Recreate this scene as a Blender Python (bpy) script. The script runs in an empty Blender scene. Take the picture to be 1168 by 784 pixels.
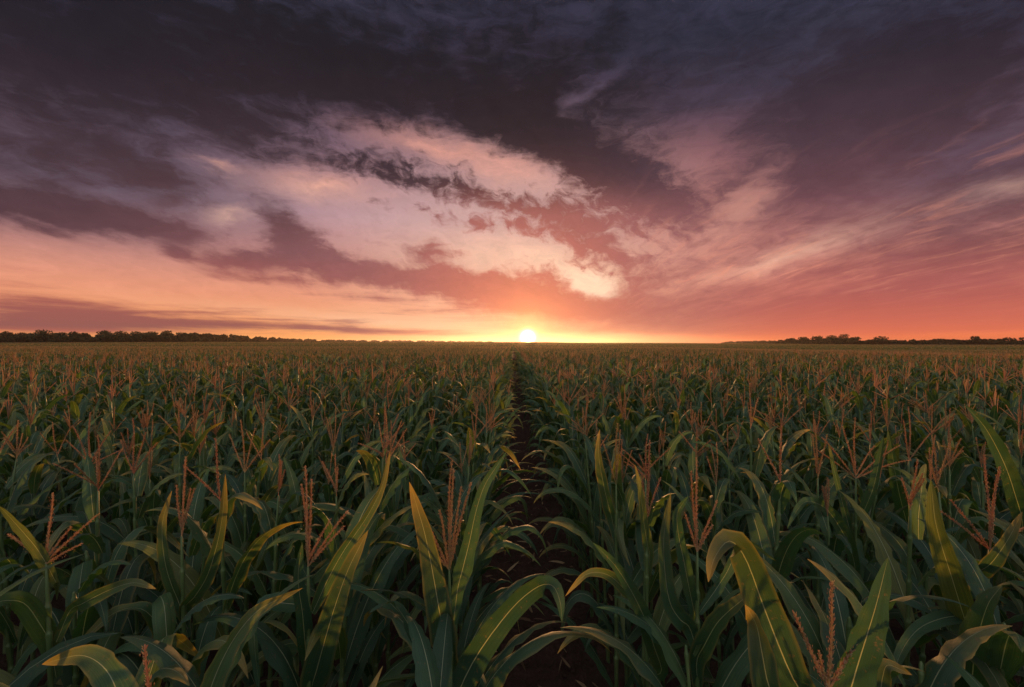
import bpy, bmesh, math
import numpy as np

BACK_FILL = 1.2          # brightness of the unseen sky behind the camera, raised to light the corn
SUN_E = 5.0
SUN_LAMP_EL = 3.6
HAZE = .00008
HAZE_G = .78
# ------------------------------------------------------------------ sky (world)
F = 519.1                      # focal length of the photograph in its own pixels (16 mm on 36 mm)
CAMZ = 2.55
HZN = 392.0
def azel(px, py):              # a direction of the world, read off the photograph's angles
    x = (px-584)/F; z = (HZN-py)/F
    az = math.atan2(x, 1.0); el = math.atan2(z, math.sqrt(1+x*x))
    return az, el
def lin(c):
    return tuple(((v/255)/12.92 if v/255 <= .04045 else (((v/255)+.055)/1.055)**2.4) for v in c)
SUN_AZ, SUN_EL = azel(602, 385)

class NT:
    """tiny helper for node trees"""
    def __init__(s, tree): s.t = tree; s.n = tree.nodes; s.l = tree.links
    def node(s, typ, **kw):
        n = s.n.new(typ)
        for k, v in kw.items(): setattr(n, k, v)
        return n
    def put(s, sock, v):
        if isinstance(v, bpy.types.NodeSocket): s.l.new(v, sock)
        elif isinstance(v, (tuple, list)) and len(v) == 3 and sock.type == 'RGBA': sock.default_value = (*v, 1)
        else: sock.default_value = v
    def math(s, op, a, b=0.0, c=0.0, clamp=False):
        n = s.node('ShaderNodeMath', operation=op, use_clamp=clamp)
        s.put(n.inputs[0], a); s.put(n.inputs[1], b); s.put(n.inputs[2], c)
        return n.outputs[0]
    def vmath(s, op, a, b=(0, 0, 0)):
        n = s.node('ShaderNodeVectorMath', operation=op)
        s.put(n.inputs[0], a); s.put(n.inputs[1], b)
        return n.outputs['Value'] if op in ('DOT_PRODUCT', 'LENGTH') else n.outputs[0]
    def mix(s, f, a, b, typ='MIX'):
        n = s.node('ShaderNodeMix', data_type='RGBA', blend_type=typ, clamp_result=False, clamp_factor=True)
        s.put(n.inputs[0], f); s.put(n.inputs[6], a); s.put(n.inputs[7], b)
        return n.outputs[2]
    def comb(s, x, y, z=0.0):
        n = s.node('ShaderNodeCombineXYZ')
        for i, v in enumerate((x, y, z)): s.put(n.inputs[i], v)
        return n.outputs[0]
    def sep(s, v):
        n = s.node('ShaderNodeSeparateXYZ'); s.put(n.inputs[0], v); return n.outputs
    def noise(s, v, scale, detail=4, rough=.5, dist=0.0, color=False):
        n = s.node('ShaderNodeTexNoise'); s.put(n.inputs['Vector'], v)
        n.inputs['Scale'].default_value = scale; n.inputs['Detail'].default_value = detail
        n.inputs['Roughness'].default_value = rough; n.inputs['Distortion'].default_value = dist
        return n.outputs['Color' if color else 'Fac']
    def ramp(s, v, stops, interp='LINEAR'):
        n = s.node('ShaderNodeValToRGB'); s.put(n.inputs[0], v); cr = n.color_ramp; cr.interpolation = interp
        while len(cr.elements) < len(stops): cr.elements.new(0.5)
        for e, (p, c) in zip(cr.elements, stops): e.position = p
        for e, (p, c) in zip(cr.elements, stops): e.color = (*c, 1)
        return n.outputs[0]
    def smooth(s, v, a, b):
        n = s.node('ShaderNodeMapRange', interpolation_type='SMOOTHSTEP')
        s.put(n.inputs[0], v); n.inputs[1].default_value = a; n.inputs[2].default_value = b
        return n.outputs[0]
    def maprange(s, v, a, b, c=0.0, d=1.0):
        n = s.node('ShaderNodeMapRange')
        s.put(n.inputs[0], v)
        for i, q in enumerate((a, b, c, d)): n.inputs[i+1].default_value = q
        return n.outputs[0]

# cloud masses: centre, half-axes, tilt (clockwise, degrees), amount (+ cloud, - opening)
CLOUDS = [
 (100,60,460,150,0,1.3),(420,95,280,80,6,1.2),(560,60,260,80,0,.55),(250,140,260,40,8,.5),
 (640,172,150,46,27,2.3),(730,212,90,36,28,2.0),(560,140,110,40,10,.8),(622,106,120,34,-34,1.1),
 (960,135,150,100,0,1.1),(930,190,75,75,-30,1.1),(1090,60,300,130,0,.9),(1060,160,240,80,-20,.5),(840,60,160,50,-10,.35),
 (60,240,200,26,4,2.8),(175,256,90,16,4,2.0),(30,190,120,50,12,.5),(120,170,160,50,25,.4),
 (318,255,44,26,42,1.8),(348,282,56,22,30,1.5),(285,296,90,16,-4,1.5),(380,305,110,18,4,1.7),(295,316,100,9,0,1.1),
 (480,314,90,22,4,1.9),(560,326,120,22,4,2.2),(625,343,90,20,5,1.8),(492,286,44,22,10,1.9),(590,352,240,24,3,.6),
 (700,120,90,60,0,.7),(425,196,70,18,4,1.3),(480,208,80,22,4,1.6),(545,222,60,18,8,1.5),(612,240,90,18,4,1.7),(665,256,80,26,6,1.1),(560,258,120,12,0,.9),(470,238,80,12,4,.9),(560,262,130,16,6,.7),(680,285,80,36,30,1.1),
 (202,286,24,12,0,1.9),(180,208,46,20,15,1.1),(150,185,90,30,20,.5),(245,196,30,14,20,.6),(75,345,110,5,2,.6),(70,322,90,4,2,.4),
 (100,362,210,14,2,2.0),(250,370,150,6,2,1.1),(60,374,150,8,2,1.0),(400,376,130,5,2,.7),(500,381,70,4,0,.5),(320,387,200,4,0,.4),
 (900,350,420,60,0,.7),(1050,290,260,90,-12,.75),(720,340,90,50,0,.8),(790,245,60,50,-45,.6),(745,235,60,40,20,.7),(1080,340,300,50,0,.5),(835,215,60,16,-50,.5),
 (500,240,330,130,4,-1.15),(352,216,80,26,4,-1.2),(355,252,80,16,0,-.7),(470,162,150,22,4,-1.2),(545,182,80,20,16,-1.1),(605,206,80,14,16,-.8),
 (672,322,46,22,22,-2.4),(625,292,90,14,12,-.9),(610,310,90,10,8,.5),(560,278,120,18,4,-.7),(470,262,120,16,4,-.7),(540,300,60,12,4,-.8),
 (720,240,70,34,30,-.5),(690,185,30,16,20,-.2),
 (243,188,36,9,0,-1.7),(257,246,30,11,0,-1.3),(135,222,60,10,0,-.4),(130,300,260,26,3,-1.3),(150,332,340,24,3,-1.4),(330,342,300,18,5,-1.2),(450,366,220,12,6,-.9),(240,272,60,12,4,-.5),(420,330,120,8,6,-.6),
 (800,180,70,46,-62,-.8),(850,235,120,30,-40,-.65),(865,195,60,60,-40,-.25),(680,98,80,14,-24,-1.1),(650,125,40,12,-24,-.5),(780,120,60,30,-50,-.3),
 (1150,212,100,26,-14,-.7),(1000,235,160,20,-24,-.4),(880,300,140,14,-14,-.8),(960,318,150,12,-10,-.6),(790,330,120,16,-8,-.3),
 (1130,382,160,6,-1,-1.4),(1130,260,120,12,-10,-.4),
 (600,388,420,8,0,-1.2),(380,386,330,8,0,-.6),(720,384,120,5,1,-.9),
]

LIT = [(675,322,70,28,20,1.5),(620,300,110,34,10,.6),(365,214,100,26,0,.8),(500,168,130,26,8,.7),(590,200,110,30,14,.6),
 (258,244,36,10,0,.5),(245,188,36,8,0,.45),(540,290,130,26,0,.4),(850,230,90,40,-40,.3),(1150,212,90,22,-14,.35),(900,290,160,22,-16,.5),(420,366,240,14,4,.4)]

def blob_sum(T, p, blobs, gain, base):
    acc = None
    for (cx, cy, rx, ry, rot, amp) in blobs:
        a0, e0 = azel(cx, cy)
        a1, _ = azel(cx+rx*.5, cy); a2, _ = azel(cx-rx*.5, cy)
        _, e1 = azel(cx, cy-ry*.5); _, e2 = azel(cx, cy+ry*.5)
        m = T.node('ShaderNodeMapping', vector_type='TEXTURE')
        T.put(m.inputs['Vector'], p)
        m.inputs['Location'].default_value = (a0, e0, 0)
        m.inputs['Rotation'].default_value = (0, 0, -math.radians(rot))
        m.inputs['Scale'].default_value = (abs(a1-a2)*1.42, abs(e1-e2)*1.42, 1)
        g = T.node('ShaderNodeTexGradient', gradient_type='QUADRATIC_SPHERE')
        T.put(g.inputs[0], m.outputs[0])
        acc = T.math('MULTIPLY_ADD', g.outputs['Fac'], amp*gain, acc if acc is not None else base)
    return acc

def build_world():
    w = bpy.data.worlds.new('World'); bpy.context.scene.world = w; w.use_nodes = True
    w.node_tree.nodes.clear(); T = NT(w.node_tree)
    d = T.node('ShaderNodeTexCoord').outputs['Generated']
    dx, dy, dz = T.sep(d)
    az = T.math('ARCTAN2', dx, dy); el = T.math('ARCSINE', dz)
    # the cloud deck as a plane overhead, stretched along the wind
    den = T.math('ADD', T.math('MAXIMUM', dz, 0.0), 0.085)
    u = T.math('DIVIDE', dx, den); v = T.math('DIVIDE', dy, den)
    pl = T.comb(u, v, 0.0)
    pls = T.comb(T.math('MULTIPLY', T.math('ADD', u, T.math('MULTIPLY', v, .05)), 1.0), T.math('MULTIPLY', v, .22), 3.1)
    ae = T.comb(az, el, 0.0)
    aes = T.comb(az, T.math('MULTIPLY', el, 2.2), 0.0)
    # warp so that the masses get ragged, wind-drawn edges
    wn = T.noise(aes, 8.5, 7, .62, 0.3, True)
    wa = T.noise(pls, 2.6, 5, .6, 0.2, True)
    wv = T.vmath('MULTIPLY', T.vmath('SUBTRACT', wn, (.5, .5, .5)), (.085, .062, 0))
    wv2 = T.vmath('MULTIPLY', T.vmath('SUBTRACT', wa, (.5, .5, .5)), (.06, .045, 0))
    # damp the warp close to the horizon
    damp = T.smooth(el, -0.01, .22)
    wv = T.vmath('ADD', wv, wv2)
    dmp = T.comb(T.math('ADD', T.math('MULTIPLY', damp, .7), .3), T.math('ADD', T.math('MULTIPLY', damp, .92), .08), 0.0)
    p = T.vmath('ADD', ae, T.vmath('MULTIPLY', wv, dmp))
    acc = blob_sum(T, p, CLOUDS, 1.05, .28)
    streak = T.noise(pls, 2.2, 9, .62, .35)
    fine = T.noise(T.vmath('ADD', T.vmath('MULTIPLY', aes, (1, 1.25, 0)), T.vmath('MULTIPLY', wv, (1.3, 1.3, 0))), 15.0, 9, .68, .5)
    # mackerel ripples in the lit part above the sun
    rip = T.noise(T.vmath('ADD', T.comb(T.math('ADD', az, T.math('MULTIPLY', el, .35)), T.math('MULTIPLY', el, 1.15), 0.0), T.vmath('MULTIPLY', wv, (.5, .5, 0))), 27.0, 5, .62, .7)
    ripmask = T.math('MINIMUM', blob_sum(T, ae, [(520, 222, 230, 80, 12, 1.6), (680, 265, 130, 90, 0, 1.5), (330, 290, 120, 60, 20, .5), (500, 315, 240, 50, 5, .8), (200, 190, 110, 60, 0, .4), (800, 220, 120, 90, 0, .4)], 1.0, 0.0), 1.0)
    dens = T.math('ADD', acc, T.math('MULTIPLY', T.math('SUBTRACT', streak, .5), T.math('MULTIPLY', T.smooth(el, -.02, .12), 1.9)))
    dens = T.math('ADD', dens, T.math('MULTIPLY', T.math('SUBTRACT', fine, .5), T.math('ADD', .25, T.math('MULTIPLY', damp, 3.0))))
    dens = T.math('ADD', dens, T.math('MULTIPLY', T.math('MULTIPLY', T.math('SUBTRACT', rip, .48), 5.6), ripmask))
    band = T.noise(T.comb(T.math('MULTIPLY', az, 2.2), T.math('MULTIPLY', el, 34.0), 5.0), 2.0, 6, .6, .4)
    bm = T.math('MULTIPLY', T.math('MULTIPLY', T.smooth(el, .005, .03), T.smooth(el, .15, .06)), T.smooth(az, .15, -.25))
    dens = T.math('ADD', dens, T.math('MULTIPLY', T.math('MULTIPLY', T.math('SUBTRACT', band, .47), 4.2), bm))
    cov = T.smooth(dens, -.55, 1.40)
    # colours by height: 0 = horizon, 1 = 40 degrees
    h = T.maprange(el, 0.0, math.radians(40))
    def H(py): return min(1, max(0, azel(584, py)[1]/math.radians(40)))
    clear = T.ramp(h, [(0, lin((255,170,92))), (H(376), lin((250,164,104))), (H(345), lin((234,154,120))), (H(300), lin((202,142,134))),
                       (H(255), lin((190,150,156))), (H(200), lin((166,128,138))), (H(140), lin((100,80,98))), (H(70), lin((66,57,76))), (1, lin((44,42,58)))])
    clearR = T.ramp(h, [(0, lin((246,122,70))), (H(372), lin((228,126,96))), (H(345), lin((224,132,110))), (H(300), lin((208,134,122))),
                       (H(255), lin((186,122,116))), (H(200), lin((158,106,108))), (H(140), lin((84,66,80))), (H(70), lin((48,46,60))), (1, lin((32,36,50)))])
    cloud = T.ramp(h, [(0, lin((226,118,84))), (H(378), lin((150,92,86))), (H(345), lin((172,94,84))), (H(300), lin((128,84,88))),
                       (H(255), lin((92,66,72))), (H(200), lin((62,48,55))), (H(140), lin((46,38,44))), (H(70), lin((35,32,38))), (1, lin((28,28,34)))])
    cloudR = T.ramp(h, [(0, lin((226,110,78))), (H(372), lin((204,104,86))), (H(345), lin((176,96,90))), (H(300), lin((138,86,88))),
                       (H(255), lin((108,72,80))), (H(200), lin((78,58,68))), (H(140), lin((54,45,55))), (H(70), lin((38,38,49))), (1, lin((27,31,42)))])
    side = T.smooth(T.math('ADD', az, T.math('MULTIPLY', T.math('SUBTRACT', wn, .5), .15)), azel(600, 300)[0], azel(830, 300)[0])
    clear = T.mix(side, clear, clearR); cloud = T.mix(side, cloud, cloudR)
    sd = (math.sin(SUN_AZ)*math.cos(SUN_EL), math.cos(SUN_AZ)*math.cos(SUN_EL), math.sin(SUN_EL))
    ang = T.math('ARCCOSINE', T.math('MINIMUM', T.vmath('DOT_PRODUCT', d, sd), 1.0))
    # clouds close to the sun are lit through
    near2 = T.math('MULTIPLY', T.smooth(ang, .62, .22), T.smooth(el, .34, .25))
    side_d = T.math('MULTIPLY', T.smooth(T.math('ABSOLUTE', T.math('SUBTRACT', az, SUN_AZ)), .55, .85), T.smooth(el, .10, .20))
    cloud = T.mix(T.math('MULTIPLY', side_d, .7), cloud, T.mix(T.smooth(el, .2, .5), lin((70,54,62)), lin((34,32,41))))
    cloud = T.mix(T.math('MULTIPLY', near2, .75), cloud, lin((158,100,100)))
    near = T.smooth(ang, .42, .0)
    cloud = T.mix(T.math('MULTIPLY', near, .85), cloud, lin((206,112,94)))
    clear = T.mix(T.math('MULTIPLY', T.smooth(ang, .55, .05), .42), clear, lin((255,214,184)))
    # away from the sun the gaps turn slate blue
    far = T.math('MULTIPLY', T.smooth(ang, .38, .80), T.smooth(el, .10, .26))
    clear = T.mix(T.math('MULTIPLY', far, .8), clear, lin((66,66,88)))
    # openings that face the sun glow peach
    lit = blob_sum(T, p, LIT, .85, 0.0)
    lit = T.math('MINIMUM', T.math('MULTIPLY', lit, T.math('ADD', .5, fine)), 1.0)
    clear = T.mix(lit, clear, T.mix(T.smooth(el, .05, .40), lin((255,222,190)), lin((236,164,142))))
    sky = T.mix(cov, clear, cloud)
    vr = T.math('ADD', T.math('MULTIPLY', T.math('SUBTRACT', T.math('ADD', fine, T.math('MULTIPLY', rip, .8)), .9), T.math('MULTIPLY', T.smooth(el, .02, .16), .42)), 1.0)
    sky = T.vmath('MULTIPLY', sky, T.comb(vr, vr, vr))
    # combed-out ice streaks catching the light, mostly to the right
    wsp = T.noise(T.vmath('ADD', T.comb(T.math('MULTIPLY', u, 1.0), T.math('MULTIPLY', v, .16), 7.7), T.vmath('MULTIPLY', wv, (1.6, 1.6, 0))), 7.0, 7, .6, .6)
    wm = T.math('MULTIPLY', T.smooth(az, azel(620, 300)[0], azel(820, 300)[0]), T.math('MULTIPLY', T.smooth(el, .03, .14), T.smooth(el, .40, .20)))
    sky = T.mix(T.math('MULTIPLY', T.math('MULTIPLY', T.smooth(wsp, .50, .78), wm), .5), sky, T.mix(T.smooth(el, .10, .40), lin((246,158,128)), lin((176,120,116))))
    sky = T.mix(T.math('MULTIPLY', T.math('MULTIPLY', T.smooth(wsp, .48, .25), wm), .45), sky, T.mix(T.smooth(el, .10, .36), lin((150,84,86)), lin((62,50,62))))
    # glow of the low sun in the air, then its disc
    def gauss(sig, amp, col):
        q = T.math('DIVIDE', ang, sig); e = T.math('EXPONENT', T.math('MULTIPLY', T.math('MULTIPLY', q, q), -1.0))
        return T.vmath('MULTIPLY', T.comb(e, e, e), tuple(amp*c for c in col))
    sky = T.vmath('ADD', sky, gauss(.20, .11, (1.0, .35, .12)))
    sky = T.vmath('ADD', sky, gauss(.085, .42, (1.0, .32, .06)))
    # a flat band of glow along the horizon
    hb = T.math('EXPONENT', T.math('MULTIPLY', T.math('POWER', T.math('DIVIDE', el, .018), 2.0), -1.0))
    ha = T.math('EXPONENT', T.math('MULTIPLY', T.math('POWER', T.math('DIVIDE', T.math('SUBTRACT', az, SUN_AZ), .22), 2.0), -1.0))
    hh = T.math('MULTIPLY', hb, ha)
    sky = T.vmath('ADD', sky, T.vmath('MULTIPLY', T.comb(hh, hh, hh), (.50, .22, .02)))
    sky = T.vmath('ADD', sky, gauss(.040, .55, (1.0, .42, .07)))
    sky = T.vmath('ADD', sky, gauss(.0105, 18.0, (1.0, .80, .36)))
    # added fill light: the unseen sky overhead and behind the camera, made brighter
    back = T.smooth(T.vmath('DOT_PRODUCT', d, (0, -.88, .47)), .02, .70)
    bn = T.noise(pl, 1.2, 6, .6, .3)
    bcol = T.ramp(bn, [(.3, tuple(v*BACK_FILL for v in (.50, .56, .72))), (.7, tuple(v*BACK_FILL for v in (.85, .74, .72)))])
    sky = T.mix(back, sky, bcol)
    sky = T.mix(T.smooth(el, -.002, -.05), sky, lin((70,50,40)))
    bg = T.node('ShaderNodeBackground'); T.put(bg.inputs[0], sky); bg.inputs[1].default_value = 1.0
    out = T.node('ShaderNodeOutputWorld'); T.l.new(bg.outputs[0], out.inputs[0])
    w.cycles.sampling_method = 'MANUAL'; w.cycles.sample_map_resolution = 1024
    return w
# ------------------------------------------------------------------ mesh pieces (numpy)
RNG = np.random.default_rng(7)
LEAF, STALK, TASSEL, SPARE = 0, 1, 2, 3

class Piece:
    """verts, uv, tint per vertex; faces as quads (last index -1 for a triangle); a material number per face"""
    __slots__ = ('v', 'uv', 't', 'f', 'm')
    def __init__(s, v, uv, t, f, m): s.v, s.uv, s.t, s.f, s.m = v, uv, t, f, m
def merge(ps):
    off = 0; fs = []
    for p in ps:
        f = p.f.copy(); f[f >= 0] += off; fs.append(f); off += len(p.v)
    return Piece(np.concatenate([p.v for p in ps]), np.concatenate([p.uv for p in ps]), np.concatenate([p.t for p in ps]),
                 np.concatenate(fs), np.concatenate([p.m for p in ps]))
def moved(p, loc=(0, 0, 0), rz=0.0, sc=1.0, scz=None, tint=None):
    c, s = math.cos(rz), math.sin(rz)
    v = p.v*np.array((sc, sc, sc if scz is None else scz))
    w = np.empty_like(v); w[:, 0] = v[:, 0]*c-v[:, 1]*s+loc[0]; w[:, 1] = v[:, 0]*s+v[:, 1]*c+loc[1]; w[:, 2] = v[:, 2]+loc[2]
    return Piece(w, p.uv, p.t if tint is None else (p.t+tint) % 1.0, p.f, p.m)
def scatter(p, loc, rz, sc, tint):
    """many transformed copies of a piece in one go"""
    n = len(loc); c, s = np.cos(rz)[:, None], np.sin(rz)[:, None]
    v = p.v[None]*sc[:, None, None]
    w = np.empty_like(v)
    w[..., 0] = v[..., 0]*c-v[..., 1]*s+loc[:, 0:1]; w[..., 1] = v[..., 0]*s+v[..., 1]*c+loc[:, 1:2]; w[..., 2] = v[..., 2]+loc[:, 2:3]
    off = (np.arange(n)*len(p.v))[:, None, None]
    f = np.where(p.f[None] >= 0, p.f[None]+off, -1)
    return Piece(w.reshape(-1, 3), np.tile(p.uv, (n, 1)), ((p.t[None]+tint[:, None]) % 1.0).reshape(-1), f.reshape(-1, 4), np.tile(p.m, n))
def to_mesh(name, p, mats):
    me = bpy.data.meshes.new(name)
    quad = p.f[:, 3] >= 0
    cnt = np.where(quad, 4, 3).astype(np.int32)
    idx = p.f.reshape(-1); idx = idx[idx >= 0].astype(np.int32)
    me.vertices.add(len(p.v)); me.vertices.foreach_set('co', p.v.astype(np.float32).ravel())
    me.loops.add(len(idx)); me.loops.foreach_set('vertex_index', idx)
    me.polygons.add(len(cnt))
    me.polygons.foreach_set('loop_start', np.concatenate(([0], np.cumsum(cnt)[:-1])).astype(np.int32))
    me.polygons.foreach_set('loop_total', cnt)
    used = sorted(set(p.m.tolist())); remap = np.zeros(8, np.int32)
    for i, k in enumerate(used): remap[k] = i; me.materials.append(mats[k])
    me.polygons.foreach_set('material_index', remap[p.m])
    me.polygons.foreach_set('use_smooth', np.ones(len(cnt), bool))
    uv = me.uv_layers.new(name='UVMap'); uv.data.foreach_set('uv', p.uv[idx].astype(np.float32).ravel())
    a = me.attributes.new('tint', 'FLOAT', 'POINT'); a.data.foreach_set('value', p.t.astype(np.float32))
    me.update(calc_edges=True); me.validate()
    return me
def grid_faces(nr, nc, closed=False):
    f = []
    for i in range(nr-1):
        for j in range(nc if closed else nc-1):
            k = (j+1) % nc
            f.append((i*nc+j, i*nc+k, (i+1)*nc+k, (i+1)*nc+j))
    return np.array(f, np.int64)
def piece(v, uv, f, m, tint=0.0):
    v = np.asarray(v, float)
    return Piece(v, np.asarray(uv, float), np.full(len(v), tint), np.asarray(f, np.int64), np.full(len(f), m))

def norm(a): return a/np.maximum(np.linalg.norm(a, axis=-1, keepdims=True), 1e-9)
def ribbon(P, W, side, cross=2, keel=.18, wave=0.0, nw=6.0, ph=0.0, tint=0.0, curl_edge=0.0):
    """a leaf blade: midrib points P, full widths W, side vectors; folded along the rib and rippled along its edges"""
    n = len(P); T = norm(np.gradient(P, axis=0)); S = norm(side-T*np.sum(side*T, 1, keepdims=True)); N = np.cross(S, T)
    us = np.linspace(-1, 1, 2*cross+1); s = np.linspace(0, 1, n)
    v = np.empty((n, len(us), 3)); uv = np.empty((n, len(us), 2))
    for j, u in enumerate(us):
        a = abs(u)
        off = keel*W*a**1.2 + curl_edge*W*a*a
        sg = 1 if u < 0 else -1
        rip = wave*W*(a**2)*np.sin(2*math.pi*nw*s*(1+.12*sg)+ph+sg*1.1)*np.sin(math.pi*np.clip(s*1.05, 0, 1))
        v[:, j] = P + S*(u*W/2*(1-.10*a))[:, None] + N*(off+rip)[:, None]
        uv[:, j, 0] = (u+1)/2; uv[:, j, 1] = s
    return piece(v.reshape(-1, 3), uv.reshape(-1, 2), grid_faces(n, len(us)), LEAF, tint)
def width_profile(s, W, taper=2.2):
    return W*np.minimum(1.0, .42+2.2*s)*np.maximum(1-s**taper, 0)**.85*(1-.12*s)+.0015
def leaf(L, W, a0, bend, phi, p=1.5, nseg=14, cross=2, twist=0.0, wave=.07, droop=0.0, swerve=0.0, kink=None, r0=.010, rng=None, tint=0.0):
    """a blade leaving a stalk at the origin, heading phi: a0 = angle from vertical at its base, bend = how far it arches over"""
    rng = rng or RNG
    s = np.linspace(0, 1, nseg+1)
    th = a0+bend*s**p
    if kink is not None: th = th+kink[1]/(1+np.exp(-(s-kink[0])*28))
    th = np.minimum(th, math.radians(172))
    ds = L/nseg; mid = (th[1:]+th[:-1])/2
    x = np.concatenate(([0], np.cumsum(np.sin(mid)*ds)))+r0; z = np.concatenate(([0], np.cumsum(np.cos(mid)*ds)))
    y = swerve*L*s**2
    P = np.stack((x, y, z), 1)
    tw = twist*s**1.3
    N0 = np.stack((-np.cos(th), 0*th, np.sin(th)), 1)
    side = np.stack((0*th, np.cos(tw), 0*th), 1)+N0*np.sin(tw)[:, None]
    q = ribbon(P, width_profile(s, W), side, cross, keel=.15+.06*rng.random(), wave=wave, nw=3+4*rng.random(), ph=rng.random()*6.28, tint=tint)
    return moved(q, (0, 0, 0), phi)
def tube(P, R, sides=6, mat=STALK, tint=0.0, cap=True):
    P = np.asarray(P, float); R = np.asarray(R, float)
    T = norm(np.gradient(P, axis=0)); ref = np.array((.3, 1, .15)) if abs(T[0][2]) > .5 else np.array((.2, .1, 1))
    A = norm(np.cross(T, ref)); B = np.cross(T, A)
    an = np.linspace(0, 2*math.pi, sides, endpoint=False)
    v = P[:, None]+R[:, None, None]*(A[:, None]*np.cos(an)[None, :, None]+B[:, None]*np.sin(an)[None, :, None])
    uv = np.stack(np.broadcast_arrays(an[None]/6.28, np.linspace(0, 1, len(P))[:, None]), -1).reshape(-1, 2)
    f = grid_faces(len(P), sides, True); v = v.reshape(-1, 3)
    if cap:
        v = np.vstack((v, P[-1]+T[-1]*R[-1])); uv = np.vstack((uv, (0, 1))); b = (len(P)-1)*sides; k = len(v)-1
        f = np.vstack((f, [(b+j, b+(j+1) % sides, k, -1) for j in range(sides)]))
    return piece(v, uv, f, mat, tint)
def stalk(H, nodes, rng, bend=(0, 0), sides=7, detail=True):
    """a jointed stalk with a sheath swelling under every leaf"""
    zs, rs = [0.0], [.017]
    zz = sorted(nodes)
    for k, z in enumerate(zz):
        r = .0155-.0085*(z/H)
        if detail:
            zs += [z-.09, z-.03, z-.006, z, z+.004, z+.022]; rs += [r*.98, r*1.22, r*1.42, r*1.40, r*1.0, r*.92]
        else: zs += [z]; rs += [r*1.15]
    zs += [H]; rs += [.0042]
    o = np.argsort(zs); zs = np.array(zs)[o]; rs = np.array(rs)[o]
    k = np.concatenate(([True], np.diff(zs) > .0015)); zs, rs = zs[k], rs[k]
    P = np.stack((bend[0]*(zs/H)**2, bend[1]*(zs/H)**2, zs), 1)
    return tube(P, rs, sides, STALK, rng.random())
_o = np.array([(0, 0, -.5), (.32, 0, -.1), (0, .32, -.1), (-.32, 0, -.1), (0, -.32, -.1), (0, 0, .5)])
_of = [(0, 2, 1, -1), (0, 3, 2, -1), (0, 4, 3, -1), (0, 1, 4, -1), (1, 2, 5, -1), (2, 3, 5, -1), (3, 4, 5, -1), (4, 1, 5, -1)]
def tassel_branch(P0, d, L, rng, lod=0, sag=0.0, r=.0055):
    d = norm(np.asarray(d, float)); n = {0: 12, 1: 5, 2: 2}[lod]
    s = np.linspace(0, 1, n+1)
    side = norm(np.cross(d, (0, 0, 1))+1e-4)
    P = np.asarray(P0)+d*(L*s)[:, None]; P[:, 2] -= sag*L*s**2
    P += side*(L*.03*np.sin(s*4+rng.random()*6))[:, None]*s[:, None]
    if lod == 2: return tube(P, np.array([.4, 1.25, .35])*r, 3, TASSEL, rng.random(), False)
    if lod == 1: return tube(P, r*np.array([.45, 1.0, 1.25, 1.15, 1.0, .4]), 4, TASSEL, rng.random(), True)
    out = [tube(P, r*np.interp(s, (0, .12, 1), (.42, .40, .22)), 5, TASSEL, .4)]
    vs, fs, uvs, ts = [], [], [], []; off = 0
    m = int(L/.0044); T = norm(np.gradient(P, axis=0))
    for k in range(m):                                     # spikelets in spirals round the branch
        q = .10+.90*k/m
        c = np.array([np.interp(q, s, P[:, i]) for i in range(3)]); t = norm(np.array([np.interp(q, s, T[:, i]) for i in range(3)]))
        a = norm(np.cross(t, (.3, .2, 1))); b = np.cross(t, a)
        for h in range(2):
            an = k*2.4+h*math.pi+rng.normal(0, .4)
            o = a*math.cos(an)+b*math.sin(an); ax = norm(t+o*(.38+.25*rng.random())); u = norm(np.cross(ax, o)); w = np.cross(ax, u)
            ln = .0125*(.55+.85*rng.random())*(1-.35*q); wd = .0050*(.6+.8*rng.random())*(1-.3*q)
            M = np.stack((u*wd*1.5, w*wd, ax*ln)); vs.append(_o@M+c+o*(r*.42)+ax*ln*.3)
            for g in _of: fs.append((g[0]+off, g[1]+off, g[2]+off, -1))
            uvs.append(np.full((6, 2), (.5, q))); ts.append(np.full(6, rng.random())); off += 6
        if rng.random() < .30:                             # a hanging anther
            o = a*math.cos(an+1)+b*math.sin(an+1); c2 = c+o*.010
            M = np.stack((u*.0028, w*.0028, np.array((0, 0, -.009)))); vs.append(_o@M+c2+np.array((0, 0, -.005)))
            for g in _of: fs.append((g[0]+off, g[1]+off, g[2]+off, -1))
            uvs.append(np.full((6, 2), (.9, q))); ts.append(np.full(6, rng.random())); off += 6
    v = np.vstack(vs); out.append(Piece(v, np.vstack(uvs), np.concatenate(ts), np.array(fs, np.int64), np.full(len(fs), TASSEL)))
    return merge(out)
def tassel(style, rng, lod=0, L=.30, r=.0055, branches=None):
    """grows up from the origin. branches: (azimuth, angle from vertical, length, height of its fork)"""
    out = []
    if branches is None:
        nb = {'upright': (3, 5), 'splayed': (4, 7), 'sparse': (1, 3)}[style]; nb = int(rng.integers(*nb))
        if lod == 2: nb = min(nb, 4)
        branches = []
        for k in range(nb):
            a = rng.random()*6.28; t = {'upright': 8+16*rng.random(), 'splayed': 28+32*rng.random(), 'sparse': 14+22*rng.random()}[style]
            branches.append((a, t, L*(.55+.35*rng.random()), .01+.05*k/nb))
    lean = rng.normal(0, .04, 2)
    out.append(tassel_branch((0, 0, 0), (lean[0], lean[1], 1), L*1.05, rng, lod, 0, r*1.1))
    for a, t, l, z in branches:
        t = math.radians(t)
        out.append(tassel_branch((lean[0]*z, lean[1]*z, z), (math.sin(t)*math.cos(a), math.sin(t)*math.sin(a), math.cos(t)), l, rng, lod, .05+.12*math.sin(t)*rng.random(), r))
    return merge(out)

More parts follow.
